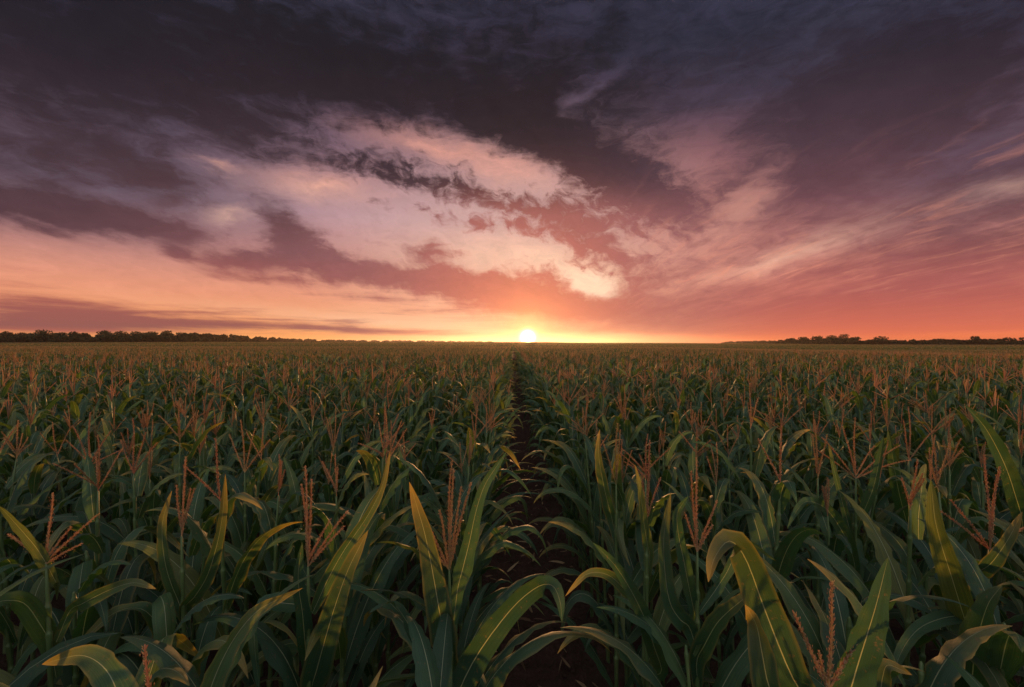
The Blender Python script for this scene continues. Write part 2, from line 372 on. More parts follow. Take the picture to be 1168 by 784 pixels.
def plant_pieces(rng, H=1.70, style='upright', lod=0, vigour=1.0, alpha=None, nl=None):
    """-> (stalk, [leaves], tassel or None), standing at the origin"""
    n = nl or {0: int(rng.integers(8, 10)), 1: 8, 2: 6}[lod]
    zs = np.linspace(.34, H-.20, n)+rng.normal(0, .025, n); zs[-1] = H-.12-.08*rng.random(); zs[-2] = H-.26-.07*rng.random()
    alpha = rng.random()*6.28 if alpha is None else alpha
    st = stalk(H if style != 'none' else zs[-1]+.03, zs, rng, rng.normal(0, .03, 2), {0: 8, 1: 4, 2: 3}[lod], lod == 0)
    ls = []
    for k, z in enumerate(zs):
        q = (z-.28)/(H-.44)
        phi = alpha+math.pi*(k % 2)+rng.normal(0, .38)
        L = (.55+.22*math.sin(math.pi*min(1, q*.85+.12)))*(1-.30*max(0, q-.62)/.38)*(.82+.34*rng.random())*vigour
        W = (.074+.040*math.sin(math.pi*(.15+.75*q)))*(.9+.28*rng.random())
        a0 = math.radians(rng.uniform(14, 34)-4*q); bend = math.radians(rng.uniform(80, 160)*(1-.40*q**2))
        kink = (rng.uniform(.45, .8), math.radians(rng.uniform(30, 80))) if rng.random() < .38 else None
        kw = {0: dict(nseg=20, cross=2), 1: dict(nseg=8, cross=1), 2: dict(nseg=4, cross=1)}[lod]
        lf = leaf(L, W, a0, bend, phi, p=rng.uniform(1.3, 2.6), twist=rng.normal(0, .5), wave=rng.uniform(.06,.15) if lod < 2 else 0, swerve=rng.normal(0, .12),
                  kink=kink, rng=rng, tint=rng.random(), r0=.006, **kw)
        b = st.v[:, 2]
        lf.v[:, 2] += z; ls.append(lf)
    ts = None
    if style != 'none':
        ts = tassel(style, rng, lod, L=.28*(.75+.5*rng.random()), r={0: .0050, 1: .0040, 2: .0042}[lod])
        top = st.v[st.v[:, 2] > H-.01].mean(0); ts.v += (top[0], top[1], H)
    return st, ls, ts

# ------------------------------------------------------------------ materials
def materials():
    M = {}
    def new(name):
        m = bpy.data.materials.new(name); m.use_nodes = True; m.node_tree.nodes.clear(); return m, NT(m.node_tree)
    def finish(T, sh):
        o = T.node('ShaderNodeOutputMaterial'); T.l.new(sh, o.inputs[0])
    def principled(T, col, rough, spec=.5, normal=None):
        b = T.node('ShaderNodeBsdfPrincipled'); T.put(b.inputs['Base Color'], col); T.put(b.inputs['Roughness'], rough)
        b.inputs['Specular IOR Level'].default_value = spec
        if normal is not None: T.put(b.inputs['Normal'], normal)
        return b.outputs[0]
    def rnd(T):
        a = T.node('ShaderNodeAttribute', attribute_name='tint').outputs['Fac']
        return T.math('FRACT', T.math('ADD', a, T.node('ShaderNodeObjectInfo').outputs['Random']))
    # leaf blade
    m, T = new('corn_leaf'); r = rnd(T)
    uv = T.node('ShaderNodeUVMap').outputs[0]; ux, uy, _ = T.sep(uv)
    a = T.math('ABSOLUTE', T.math('SUBTRACT', ux, .5))
    pos = T.node('ShaderNodeNewGeometry').outputs['Position']
    n1 = T.noise(pos, 9.0, 4, .6); n2 = T.noise(pos, 60.0, 3, .6)
    vein = T.noise(T.comb(T.math('MULTIPLY', ux, 34.0), T.math('MULTIPLY', uy, 1.2), T.math('MULTIPLY', r, 40.0)), 1.6, 2, .5)
    g = T.ramp(r, [(0, (.022, .060, .034)), (.4, (.031, .080, .036)), (.75, (.042, .096, .034)), (.95, (.068, .118, .032)), (1, (.12, .135, .034))])
    g = T.mix(T.math('MULTIPLY', T.smooth(n1, .45, .75), .45), g, (.085, .125, .030))
    g = T.mix(T.math('MULTIPLY', T.smooth(vein, .38, .62), .5), g, (.017, .045, .020))
    # yellowed margins and dry tips on some leaves
    dry = T.math('ADD', T.math('MULTIPLY', T.math('POWER', uy, 5.0), .9), T.math('MULTIPLY', T.smooth(a, .36, .5), .32))
    dry = T.math('MULTIPLY', T.math('MULTIPLY', dry, T.smooth(T.math('FRACT', T.math('MULTIPLY', r, 7.3)), .35, 1.0)), T.math('ADD', .35, n1))
    g = T.mix(T.math('MINIMUM', T.math('MULTIPLY', dry, 1.8), .9), g, (.24, .18, .05))
    g = T.mix(T.math('MULTIPLY', T.smooth(n2, .62, .72), .5), g, (.15, .09, .04))
    rib = T.smooth(a, .021, .006)
    g = T.mix(T.math('MULTIPLY', rib, T.math('SUBTRACT', .85, T.math('MULTIPLY', uy, .45))), g, (.36, .40, .25))
    bmp = T.node('ShaderNodeBump'); bmp.inputs['Strength'].default_value = .5; bmp.inputs['Distance'].default_value = .004
    T.put(bmp.inputs['Height'], T.math('ADD', T.math('MULTIPLY', vein, .9), T.math('ADD', T.math('MULTIPLY', n2, .25), T.math('MULTIPLY', rib, -.8))))
    ro = T.maprange(n1, .3, .7, .56, .74)
    p = principled(T, g, ro, .42, bmp.outputs[0])
    tr = T.node('ShaderNodeBsdfTranslucent'); T.put(tr.inputs[0], T.mix(1.0, g, (2.1, 1.9, .6), 'MULTIPLY'))
    mx = T.node('ShaderNodeMixShader'); mx.inputs[0].default_value = .36
    T.l.new(p, mx.inputs[1]); T.l.new(tr.outputs[0], mx.inputs[2]); finish(T, mx.outputs[0]); M[LEAF] = m
    # stalk
    m, T = new('corn_stalk'); r = rnd(T); pos = T.node('ShaderNodeNewGeometry').outputs['Position']
    n1 = T.noise(T.vmath('MULTIPLY', pos, (60, 60, 6)), 1.0, 4, .6)
    g = T.ramp(n1, [(.3, (.045, .085, .025)), (.6, (.085, .125, .040)), (.8, (.13, .12, .05))])
    finish(T, principled(T, g, .5, .35)); M[STALK] = m
    # tassel
    m, T = new('corn_tassel'); r = rnd(T); pos = T.node('ShaderNodeNewGeometry').outputs['Position']
    g = T.ramp(r, [(0, (.28, .16, .10)), (.4, (.38, .27, .15)), (.75, (.46, .37, .19)), (1, (.26, .27, .10))])
    g = T.mix(T.math('MULTIPLY', T.noise(pos, 120.0, 2), .4), g, (.17, .08, .05))
    p = principled(T, g, .75, .2)
    tr = T.node('ShaderNodeBsdfTranslucent'); T.put(tr.inputs[0], T.mix(1.0, g, (2.1, 1.6, 1.0), 'MULTIPLY'))
    mx = T.node('ShaderNodeMixShader'); mx.inputs[0].default_value = .52
    T.l.new(p, mx.inputs[1]); T.l.new(tr.outputs[0], mx.inputs[2]); finish(T, mx.outputs[0]); M[TASSEL] = m
    # soil
    m, T = new('soil'); pos = T.node('ShaderNodeNewGeometry').outputs['Position']
    n1 = T.noise(pos, 3.0, 10, .65); n2 = T.noise(pos, 22.0, 6, .6)
    g = T.ramp(T.math('MULTIPLY', T.math('ADD', n1, n2), .5), [(.3, (.024, .013, .010)), (.55, (.054, .030, .022)), (.75, (.095, .056, .040))])
    bmp = T.node('ShaderNodeBump'); bmp.inputs['Strength'].default_value = .8; bmp.inputs['Distance'].default_value = .05
    T.put(bmp.inputs['Height'], T.math('ADD', n1, n2))
    finish(T, principled(T, g, .95, .15, bmp.outputs[0])); M['soil'] = m
    m, T = new('dry_leaf'); r = rnd(T)
    finish(T, principled(T, T.ramp(r, [(0, (.10, .06, .035)), (.6, (.22, .15, .08)), (1, (.30, .22, .12))]), .85, .1)); M['litter'] = m
    # tree foliage / bark
    m, T = new('tree_leaves'); r = rnd(T)
    g = T.ramp(r, [(0, (.022, .034, .015)), (.5, (.042, .050, .022)), (1, (.075, .062, .028))])
    p = principled(T, g, .8, .1)
    tr = T.node('ShaderNodeBsdfTranslucent'); T.put(tr.inputs[0], g)
    mx = T.node('ShaderNodeMixShader'); mx.inputs[0].default_value = .2
    T.l.new(p, mx.inputs[1]); T.l.new(tr.outputs[0], mx.inputs[2]); finish(T, mx.outputs[0]); M[4] = m
    m, T = new('tree_bark'); pos = T.node('ShaderNodeNewGeometry').outputs['Position']
    finish(T, principled(T, T.ramp(T.noise(pos, 3.0, 5), [(.3, (.05, .035, .025)), (.7, (.11, .08, .06))]), .9, .1)); M[5] = m
    return M
# ------------------------------------------------------------------ scene
SC = bpy.context.scene; COL = SC.collection
def sm(x): x = np.clip(x, 0, 1); return x*x*(3-2*x)
def gz(x, y):
    """height of the ground: level, sinking a little far off to the right"""
    x = np.asarray(x, float); y = np.asarray(y, float)
    return -.75*sm((x-14)/60)+1.9*sm((y-110)/330)*(1-.8*sm((x/np.maximum(y, 1)-.25)/.6))
def link(name, data=None, parent=None, **props):
    o = bpy.data.objects.new(name, data); COL.objects.link(o)
    if parent is not None: o.parent = parent
    for k, v in props.items(): o[k] = v
    return o
build_world()
MAT = materials(); MAT[SPARE] = MAT['soil']
HT = 1.70                                    # height of the tassel fork

# ---- ground: one sheet to the horizon, ridged along the rows close by
def build_ground():
    def axis(a, fine, lim):
        p = list(np.arange(0, a, fine)); st = fine
        while p[-1] < lim: st *= 1.22; p.append(p[-1]+st)
        return p
    xp = axis(3.2, .045, 1900); xs = np.array([-q for q in xp[:0:-1]]+xp)
    yp = axis(9, .06, 1900); yn = axis(1.0, .2, 600); ys = np.array([-q for q in yn[:0:-1]]+yp)
    X, Y = np.meshgrid(xs, ys); Z = gz(X, Y)
    r = np.random.default_rng(3)
    near = np.exp(-(np.hypot(X, Y-3)/9)**2)
    rowd = np.where(X < .2, (X+.31)/.55, (X-.72)/.55); ridge = np.where((X > -.31) & (X < .72), .055*np.sin(np.clip((X+.31)/1.03, 0, 1)*math.pi)**2*-1, .02*np.cos(rowd*2*math.pi))
    cl = r.random(X.shape); clod = .045*(cl**4)+.012*r.normal(0, 1, X.shape)
    Z = Z+near*(ridge+clod)
    v = np.stack((X, Y, Z), -1).reshape(-1, 3)
    p = piece(v, np.zeros((len(v), 2)), grid_faces(len(ys), len(xs)), 'soil' and 6)
    me = to_mesh('ground', p, {6: MAT['soil']})
    link('ground', me, kind='structure', label='dark reddish brown soil of the field under the corn')
build_ground()

# ---- where the plants stand
ROWS = [(-.31-.55*k, 'left', k+1) for k in range(30)]+[(.72+.55*k, 'right', k+1) for k in range(30)]
def pix(px, py, D): return np.array(((px-584)*D/F, D, CAMZ-(py-HZN)*D/F))
# foreground plants of the photograph: x, y, tassel branches (azimuth, tilt, length, fork), own leaves, label
HEROES = [
 dict(n='a', p=(63, 640), tas=[(3.3, 40, .22, .0), (3.0, 58, .20, .01), (.15, 44, .30, .01), (-.2, 58, .22, .0), (.5, 30, .16, .02)], L=.29,
      leaves=[[(64, 665, 1.78), (45, 630, 1.74), (20, 600, 1.70), (0, 578, 1.66), .060], [(60, 740, 1.8), (30, 690, 1.7), (-10, 690, 1.6), (-40, 720, 1.55), .10],
              [(75, 700, 1.8), (110, 680, 1.8), (150, 665, 1.8), (178, 672, 1.8), .075]],
      label='corn plant at the left edge, its tassel spread wide in five thin arms'),
 dict(n='b', p=(213, 610), tas=[(3.1, 7, .25, .02), (.1, 9, .26, .0), (.3, 14, .22, .03)], L=.38,
      leaves=[[(207, 700, 2.04), (235, 660, 1.95), (252, 600, 1.9), (257, 541, 1.86), .085], [(205, 690, 2.04), (190, 650, 1.98), (185, 600, 1.95), (196, 560, 1.95), .07],
              [(205, 760, 2.04), (170, 700, 1.9), (130, 700, 1.85), (85, 740, 1.8), .10]],
      label='corn plant with tight upright pink tassel and one tall sickle-shaped leaf to its right'),
 dict(n='c', p=(353, 640), tas=[(2.9, 4, .38, .0), (.2, 2, .40, .0), (.1, 32, .32, .0), (-.2, 40, .26, .0), (.2, 25, .22, .02)], L=.42,
      leaves=[[(352, 800, 1.8), (372, 725, 1.68), (395, 655, 1.62), (420, 605, 1.6), .135], [(350, 760, 1.8), (345, 700, 1.7), (340, 660, 1.66), (345, 618, 1.64), .08],
              [(350, 690, 1.78), (300, 690, 1.7), (290, 720, 1.66), (296, 790, 1.64), .10], [(356, 700, 1.78), (385, 640, 1.8), (430, 570, 1.85), (445, 515, 1.9), .07]],
      label='corn plant with three tall parallel tassel spikes and two more slanting right'),
 dict(n='d', p=(516, 645), tas=[(3.0, 26, .30, .0), (2.6, 12, .27, .0), (.2, 8, .38, .0), (.0, 2, .44, .01), (.4, 14, .40, .0), (3.3, 36, .22, .0)], L=.44,
      leaves=[[(512, 760, 1.75), (500, 690, 1.68), (486, 615, 1.62), (467, 550, 1.58), .135], [(508, 830, 1.7), (545, 745, 1.62), (590, 688, 1.55), (620, 667, 1.46), (636, 676, 1.38), (641, 710, 1.34), .120],
              [(520, 680, 1.76), (535, 620, 1.78), (550, 560, 1.8), (578, 515, 1.85), .09], [(512, 800, 1.76), (480, 740, 1.7), (450, 690, 1.65), (420, 700, 1.62), .09]],
      label='corn plant beside the furrow with a tall yellow-green blade standing left of its tassel'),
 dict(n='e', p=(795, 628), tas=[(3.1, 4, .40, .0), (.1, 20, .28, .0), (3.0, 16, .20, .0), (.0, 26, .16, .0)], L=.42,
      leaves=[[(790, 720, 1.87), (765, 690, 1.8), (757, 620, 1.76), (765, 562, 1.74), .10], [(792, 760, 1.85), (815, 715, 1.65), (840, 690, 1.55), (868, 668, 1.5), .10],
              [(790, 690, 1.87), (780, 640, 1.8), (772, 590, 1.78), (785, 566, 1.76), .07], [(797, 700, 1.87), (825, 660, 1.9), (850, 620, 1.95), (885, 640, 1.95), .06]],
      label='corn plant with three-spiked tassel and an orange sunlit leaf low on its right'),
 dict(n='f', p=(738, 592), tas=[(.0, 3, .40, .0), (3.1, 5, .28, .0), (.2, 18, .26, .0)], L=.42,
      leaves=[[(757, 775, 2.05), (735, 705, 1.9), (705, 650, 1.8), (676, 619, 1.75), .095], [(742, 640, 2.2), (735, 600, 2.15), (730, 560, 2.1), (724, 530, 2.1), .06],
              [(735, 700, 2.2), (700, 660, 2.1), (670, 655, 2.05), (645, 680, 2.0), .07]],
      label='corn plant right of the furrow with tall narrow tassel and a long down-slanting leaf'),
 dict(n='g', p=(975, 545), tas=[(3.2, 38, .42, .0), (3.0, 48, .36, .0), (.1, 50, .44, .0), (-.2, 58, .40, .0), (3.3, 14, .40, .01), (.3, 40, .3, .02)], L=.42,
      leaves=[[(980, 595, 2.88), (995, 560, 2.8), (1003, 525, 2.78), (1008, 497, 2.76), .085], [(978, 650, 2.88), (955, 595, 2.7), (928, 573, 2.6), (912, 578, 2.55), (898, 603, 2.5), .10],
              [(975, 625, 2.88), (960, 570, 2.85), (950, 530, 2.85), (945, 505, 2.85), .05]],
      label='corn plant with the widest forked tassel, its arms opening like a fan'),
 dict(n='h', p=(1112, 622), tas=[(3.3, 38, .34, .0), (3.0, 46, .30, .0), (-.2, 5, .42, .0), (.2, 9, .40, .0), (.1, 60, .36, .0), (-.1, 52, .34, .0)], L=.42,
      leaves=[[(1106, 725, 1.9), (1086, 660, 1.8), (1068, 600, 1.75), (1062, 547, 1.75), .125], [(1107, 655, 1.93), (1128, 645, 1.85), (1150, 615, 1.8), (1166, 584, 1.78), .09],
              [(1106, 810, 1.85), (1112, 745, 1.7), (1126, 692, 1.62), (1143, 668, 1.6), .15], [(1108, 700, 1.93), (1060, 710, 1.8), (1030, 740, 1.7), (1010, 800, 1.65), .07]],
      label='corn plant by the right edge with spreading tassel and broad upright leaf beside it'),
 dict(n='i', p=(936, 775), tas=[(3.1, 22, .26, .0), (.0, 30, .28, .0), (3.0, 12, .12, .0)], L=.30, r=.0066,
      leaves=[[(940, 830, 1.16), (905, 775, 1.14), (876, 705, 1.16), (854, 645, 1.12), (836, 618, 1.04), (818, 630, .97), (808, 664, .94), .125], [(955, 840, 1.15), (978, 760, 1.12), (998, 695, 1.10), (1013, 636, 1.10), .115],
              [(925, 850, 1.15), (880, 790, 1.08), (865, 720, 1.08), (850, 690, 1.08), .10], [(945, 850, 1.15), (1000, 800, 1.2), (1010, 760, 1.2), (1040, 770, 1.2), .07]],
      label='short reddish three-armed tassel low between two broad upright leaves'),
 dict(n='j', p=(178, 850), tas=[(.1, 28, .16, .0), (3.2, 30, .10, .0)], L=.24, r=.0066,
      leaves=[[(150, 850, 1.05), (128, 775, 1.2), (95, 748, 1.25), (48, 758, 1.3), .11], [(220, 850, 1.0), (250, 760, 1.25), (290, 700, 1.35), (345, 671, 1.45), .085]],
      label='corn plant whose reddish tassel tips just reach the lower left edge'),
 dict(n='k', p=(108, 530), tas=[(3.1, 40, .3, .0), (.1, 26, .34, .0), (3.3, 20, .36, .0), (0, 60, .3, 0)], L=.4, leaves=[], label='corn plant with crossed tassel arms behind the leftmost spread tassel'),
 dict(n='l', p=(157, 540), tas=[(3.0, 24, .3, .0), (.0, 14, .34, .0), (.2, 30, .3, .0)], L=.4, leaves=[], label='corn plant with narrow V-shaped tassel left of the tight pink tassel'),
 dict(n='m', p=(281, 537), tas=[(3.1, 22, .34, .0), (.1, 12, .36, .0), (.0, 34, .34, .0)], L=.38, leaves=[], label='corn plant with three-armed tassel behind the tall parallel spikes'),
 dict(n='n', p=(443, 528), tas=[(3.1, 10, .36, .0), (.1, 18, .4, .0), (.0, 28, .36, .0)], L=.44, leaves=[[(445, 590, 3.2), (438, 560, 3.15), (437, 530, 3.1), (441, 505, 3.1), .09]], label='corn plant with pink tassel between the parallel spikes and the furrow plant'),
 dict(n='o', p=(703, 552), tas=[(3.1, 16, .34, .0), (.1, 4, .4, .0)], L=.4, leaves=[[(700, 600, 2.8), (690, 560, 2.7), (683, 520, 2.65), (684, 490, 2.65), .10]], label='corn plant right of the furrow with faint two-spiked tassel and yellowish upright leaf'),
 dict(n='p', p=(1035, 524), tas=[(3.1, 8, .36, .0), (.1, 40, .38, .0)], L=.42, leaves=[[(1035, 600, 3.3), (1025, 560, 3.2), (1018, 520, 3.15), (1013, 490, 3.15), .12]], label='corn plant with lopsided tassel right of the fan-shaped tassel'),
 dict(n='q', p=(932, 545), tas=[(3.1, 6, .34, .0), (.2, 12, .34, .0)], L=.4, leaves=[], label='corn plant with thin tassel left of the fan-shaped tassel'),
 dict(n='r', p=(1166, 560), tas=[(.2, 10, .3, .0)], L=.52, leaves=[[(1168, 600, 2.6), (1150, 540, 2.5), (1125, 490, 2.45), (1100, 462, 2.4), .12]], label='corn plant on the right edge with one thick upright spike'),
]
for h in HEROES:
    px, py = h['p']; D = F*(CAMZ-HT)/(py-HZN); h['x'] = (px-584)*D/F; h['y'] = D

r = np.random.default_rng(11)
cand = []                                     # x, y, row side, row number, hero or None
for h in HEROES:
    X, side, k = min(ROWS, key=lambda q: abs(q[0]-h['x'])); cand.append((h['x'], h['y'], side, k, h))
RM = 13.0
for X, side, k in [(-.31-.55*k, 'left', k+1) for k in range(32)]+[(.72+.55*k, 'right', k+1) for k in range(32)]:
    y = -1.6+r.random()*.2
    inward = (-.03 if side == 'left' else .03) if k == 1 else 0
    while y < RM:
        x = X+r.normal(0, .035)+inward*sm((y-1.5)/3)*(1+.5*r.normal())
        sp = .29 if y < 6 else .25
        if y > -.4 and y < .95 and abs(x) < 1.9: y += .2; continue
        if not any(abs(h['x']-x) < .30 and abs(h['y']-y) < .19 for h in HEROES) and not (math.hypot(x, y) < .75) and abs(x) < 1.2*max(y, 0)+2.0:
            cand.append((x, y, side, k, None))
        y += sp*(.75+.5*r.random())
def in_view(c): return c[1] > .86 and abs(c[0]) < 1.125*c[1]+.28
vis = sorted([c for c in cand if in_view(c)], key=lambda c: (c[4] is None and not False, math.hypot(c[0], c[1])))
chosen = sorted(vis[:300], key=lambda c: math.hypot(c[0], c[1])); chosen_ids = {id(c) for c in chosen}
rest = [c for c in cand if id(c) not in chosen_ids]

# ---- prototypes (mesh data only) for the single plants
def proto(style, seed):
    g = np.random.default_rng(seed)
    al = g.random()*6.28
    st, ls, ts = plant_pieces(g, HT*(1.0 if style != 'none' else .93), style, 0, alpha=al)
    d = dict(style=style, alpha=al, stalk=to_mesh('stalk', st, MAT), leaves=[to_mesh('leaf', q, MAT) for q in ls],
             foliage=to_mesh('foliage', merge(ls), MAT), tassel=to_mesh('tassel', ts, MAT) if ts else None)
    return d
PROTO = {s: [proto(s, 100*i+j) for j in range(n)] for i, (s, n) in enumerate((('upright', 5), ('splayed', 4), ('sparse', 3), ('none', 4)))}
ORD = ['', 'first', 'second', 'third', 'fourth', 'fifth', 'sixth', 'seventh', 'eighth', 'ninth', 'tenth', 'eleventh', 'twelfth', 'thirteenth', 'fourteenth', 'fifteenth',
       'sixteenth', 'seventeenth', 'eighteenth', 'nineteenth', 'twentieth', 'twenty-first', 'twenty-second', 'twenty-third', 'twenty-fourth', 'twenty-fifth', 'twenty-sixth', 'twenty-seventh', 'twenty-eighth', 'twenty-ninth', 'thirtieth']
LOOK = {'upright': 'upright-tasselled', 'splayed': 'spread-tasselled', 'sparse': 'thin-tasselled', 'none': 'tassel-less'}
GROUP = 'corn plants in rows across the field'

def catmull(pts, n):
    pts = np.asarray(pts, float); k = len(pts)
    P = np.vstack((2*pts[0]-pts[1], pts, 2*pts[-1]-pts[-2])); out = []
    for t in np.linspace(0, k-1, n):
        i = min(int(t), k-2); u = t-i; a, b, c, d = P[i], P[i+1], P[i+2], P[i+3]
        out.append(.5*((2*b)+(-a+c)*u+(2*a-5*b+4*c-d)*u*u+(-a+3*b-3*c+d)*u**3))
    return np.array(out)
def hero_leaf(spec, origin, g):
    pts = [pix(*q) for q in spec[:-1]]; W = spec[-1]
    P = catmull([q-origin for q in pts], 24)
    # the sheath ties the blade to the stalk
    z0 = max(.2, P[0][2]-.10); P = np.vstack(([(.004, 0, z0)], P)) if np.hypot(P[0][0], P[0][1]) > .012 else P
    P = catmull(P[[0, 2, 5, 9, 13, 17, 21, len(P)-1]] if len(P) > 22 else P, 26)
    T = norm(np.gradient(P, axis=0)); cam = norm(np.array((0, 0, CAMZ))-origin-P)
    side = norm(np.cross(T, cam))
    K = np.gradient(T, axis=0)/np.linalg.norm(np.gradient(P, axis=0), axis=1, keepdims=True); kl = np.linalg.norm(K, axis=1, keepdims=True); Kn = K/np.maximum(kl, 1e-6)
    side = norm(side-np.clip(kl*W*1.1, 0, .93)*np.sum(side*Kn, 1, keepdims=True)*Kn)     # a blade bends over its flat, not over its edge
    for _ in range(3): side[1:-1] = norm(side[:-2]+2*side[1:-1]+side[2:])
    tw = g.normal(0, .25)+g.normal(0, .35)*np.linspace(0, 1, len(P))
    N = np.cross(side, T); side = side*np.cos(tw)[:, None]+N*np.sin(tw)[:, None]
    s = np.linspace(0, 1, len(P))
    rag = 1+.05*np.interp(s, np.linspace(0, 1, 12), g.normal(0, 1, 12))
    return ribbon(P, width_profile(s, W*.9, 2.0)*rag, side, 3, keel=.14, wave=g.uniform(.05, .11), nw=5+4*g.random(), ph=g.random()*6, tint=g.random())

rowcount = {}
for c in sorted(chosen, key=lambda c: c[1]):
    key = (c[2], c[3]); rowcount[key] = rowcount.get(key, 0)+1
    x, y, side, k, h = c; i = rowcount[key]; g = np.random.default_rng(int(abs(x)*1e4)+int(y*1e5))
    dist = math.hypot(x, y)
    if h:
        root = link('corn_plant', None, label=h['label'], category='corn plant', group=GROUP); root.location = (x, y, float(gz(x, y)))
        pr = PROTO['upright'][ord(h['n']) % 5]
        link('stalk', pr['stalk'], root)
        own = [hero_leaf(q, np.array((x, y, 0.0)), g) for q in h['leaves']]
        for q in own: link('leaf', to_mesh('leaf', q, MAT), root)
        keep = pr['leaves'][:-3] if own else pr['leaves']
        rz = -pr['alpha']+g.normal(0, .4)
        for q in keep:
            o = link('leaf', q, root); o.rotation_euler.z = rz
        t = tassel('upright', g, 0, h['L']*.88, h.get('r', .0064), [(a, b, l*.88, z) for a, b, l, z in h['tas']])
        # seat it on top of the stalk
        co = np.empty(len(pr['stalk'].vertices)*3); pr['stalk'].vertices.foreach_get('co', co); top = co.reshape(-1, 3)[-1]
        t.v += (top[0], top[1], HT); link('tassel', to_mesh('tassel', t, MAT), root)
        continue
    style = g.choice(['upright', 'splayed', 'sparse', 'none'], p=[.22, .14, .19, .45] if y < 3.4 else [.24, .17, .21, .38])
    if y < 2.25: style = 'none'
    pr = PROTO[style][int(g.integers(len(PROTO[style])))]
    row = f'{ORD[k]} row {side} of the furrow'
    root = link('corn_plant', None, label=f'{LOOK[style]} corn plant, {ORD[i]} from the front in {row}', category='corn plant', group=GROUP)
    sc = 1+g.normal(0, .05); root.location = (x, y, float(gz(x, y))); root.rotation_euler = (g.normal(0, .055), g.normal(0, .055), -pr['alpha']+math.pi*int(g.integers(2))+g.normal(0, .9) if k == 1 else g.random()*6.28); root.scale = (sc, sc, sc)
    link('stalk', pr['stalk'], root)
    if dist < 3.9:
        for q in pr['leaves']: link('leaf', q, root)
    else: link('foliage', pr['foliage'], root)
    if pr['tassel']: link('tassel', pr['tassel'], root)

# ---- the rest of the field: one object nobody could count
def blade2(L, W, a0, bend, phi, z, n, g):
    s = np.linspace(0, 1, n+1); th = a0+bend*s**1.4; ds = L/n; mid = (th[1:]+th[:-1])/2
    x = np.concatenate(([0], np.cumsum(np.sin(mid)*ds))); zz = np.concatenate(([0], np.cumsum(np.cos(mid)*ds)))+z
    w = width_profile(s, W); tw = g.normal(0, .6)
    v = np.stack((np.stack((x, -w/2*math.cos(tw), zz-w/2*math.sin(tw)), 1), np.stack((x, w/2*math.cos(tw), zz+w/2*math.sin(tw)), 1)), 1).reshape(-1, 3)
    uv = np.stack((np.tile((.1, .9), n+1), np.repeat(s, 2)), 1)
    return moved(piece(v, uv, grid_faces(n+1, 2), LEAF, g.random()), (0, 0, 0), phi)
def spike(P0, d, L, rr, g):
    d = norm(np.array(d, float)); a = norm(np.cross(d, (.2, 1, .1))); b = np.cross(d, a); P0 = np.asarray(P0, float)
    v = [P0+d*L*.35+rr*(a*math.cos(q)+b*math.sin(q)) for q in (0, 2.09, 4.19)]+[P0+d*L, P0]
    return piece(v, [(.5, .5)]*5, [(0, 1, 3, -1), (1, 2, 3, -1), (2, 0, 3, -1), (1, 0, 4, -1), (2, 1, 4, -1), (0, 2, 4, -1)], TASSEL, g.random())
def far_plant(g, leaves, spikes, seg, rr, wmul=1.0):
    ps = []
    for k in range(leaves):
        z = g.uniform(.95, 1.55); ps.append(blade2(g.uniform(.35, .55), g.uniform(.08, .11)*wmul, math.radians(g.uniform(10, 35)), math.radians(g.uniform(40, 130)), g.random()*6.28, z, seg, g))
    for k in range(spikes):
        t = 0 if k == 0 else math.radians(g.uniform(8, 50)); a = g.random()*6.28
        ps.append(spike((0, 0, HT-.02), (math.sin(t)*math.cos(a), math.sin(t)*math.sin(a), math.cos(t)), g.uniform(.2, .34), rr, g))
    return merge(ps)
def spread(pos, protos, g, lo=.93, hi=1.07):
    out = []; pos = np.asarray(pos); which = g.integers(len(protos), size=len(pos))
    for i, p in enumerate(protos):
        q = pos[which == i]
        if len(q): out.append(scatter(p, np.column_stack((q, gz(q[:, 0], q[:, 1]))), g.random(len(q))*6.28, g.uniform(lo, hi, len(q)), g.random(len(q))))
    return out
def row_positions(y0, y1, sp, g, rstep=1):
    out = []
    W = 1.16*y1+3; n = int(W/.55)+2
    for k in range(0, n, rstep):
        for X in (-.30-.55*k, .71+.55*k):
            a = max(y0, (abs(X)-2.0)/1.16)
            if a >= y1: continue
            ys = np.arange(a, y1, sp); ys = ys+g.uniform(-.4, .4, len(ys))*sp
            out.append(np.column_stack((X+g.normal(0, .07, len(ys))+.06*np.sin(ys*.21), ys)))
    return np.concatenate(out)
g = np.random.default_rng(21)
near_p = []
for j in range(14):
    st, ls, ts = plant_pieces(g, HT, ['upright', 'none', 'sparse', 'splayed', 'none', 'sparse', 'none'][j % 7], 1); near_p.append(merge([st]+ls+([ts] if ts else [])))
mid_p = []
for j in range(12):
    st, ls, ts = plant_pieces(g, HT, ['upright', 'none', 'sparse', 'none', 'splayed', 'none'][j % 6], 2); mid_p.append(merge([st]+ls+([ts] if ts else [])))
far_p = [far_plant(g, 5, [2, 0, 1, 2, 0][_ % 5], 3, .0075) for _ in range(10)]
vfar_p = [far_plant(g, 4, [2, 1, 2, 1][_ % 4], 2, .015, 1.7) for _ in range(8)]
parts = spread([(c[0], c[1]) for c in rest], near_p, g, .88, 1.10)
parts += spread(row_positions(RM, 34, .22, g), mid_p, g, .88, 1.10)
parts += spread(row_positions(34, 110, .42, g), far_p, g, .94, 1.08)
n = 140000; yy = np.sqrt(g.uniform(110**2, 460**2, n)); parts += spread(np.column_stack((g.uniform(-1.2, 1.2, n)*yy, yy)), vfar_p, g, .85, 1.22)
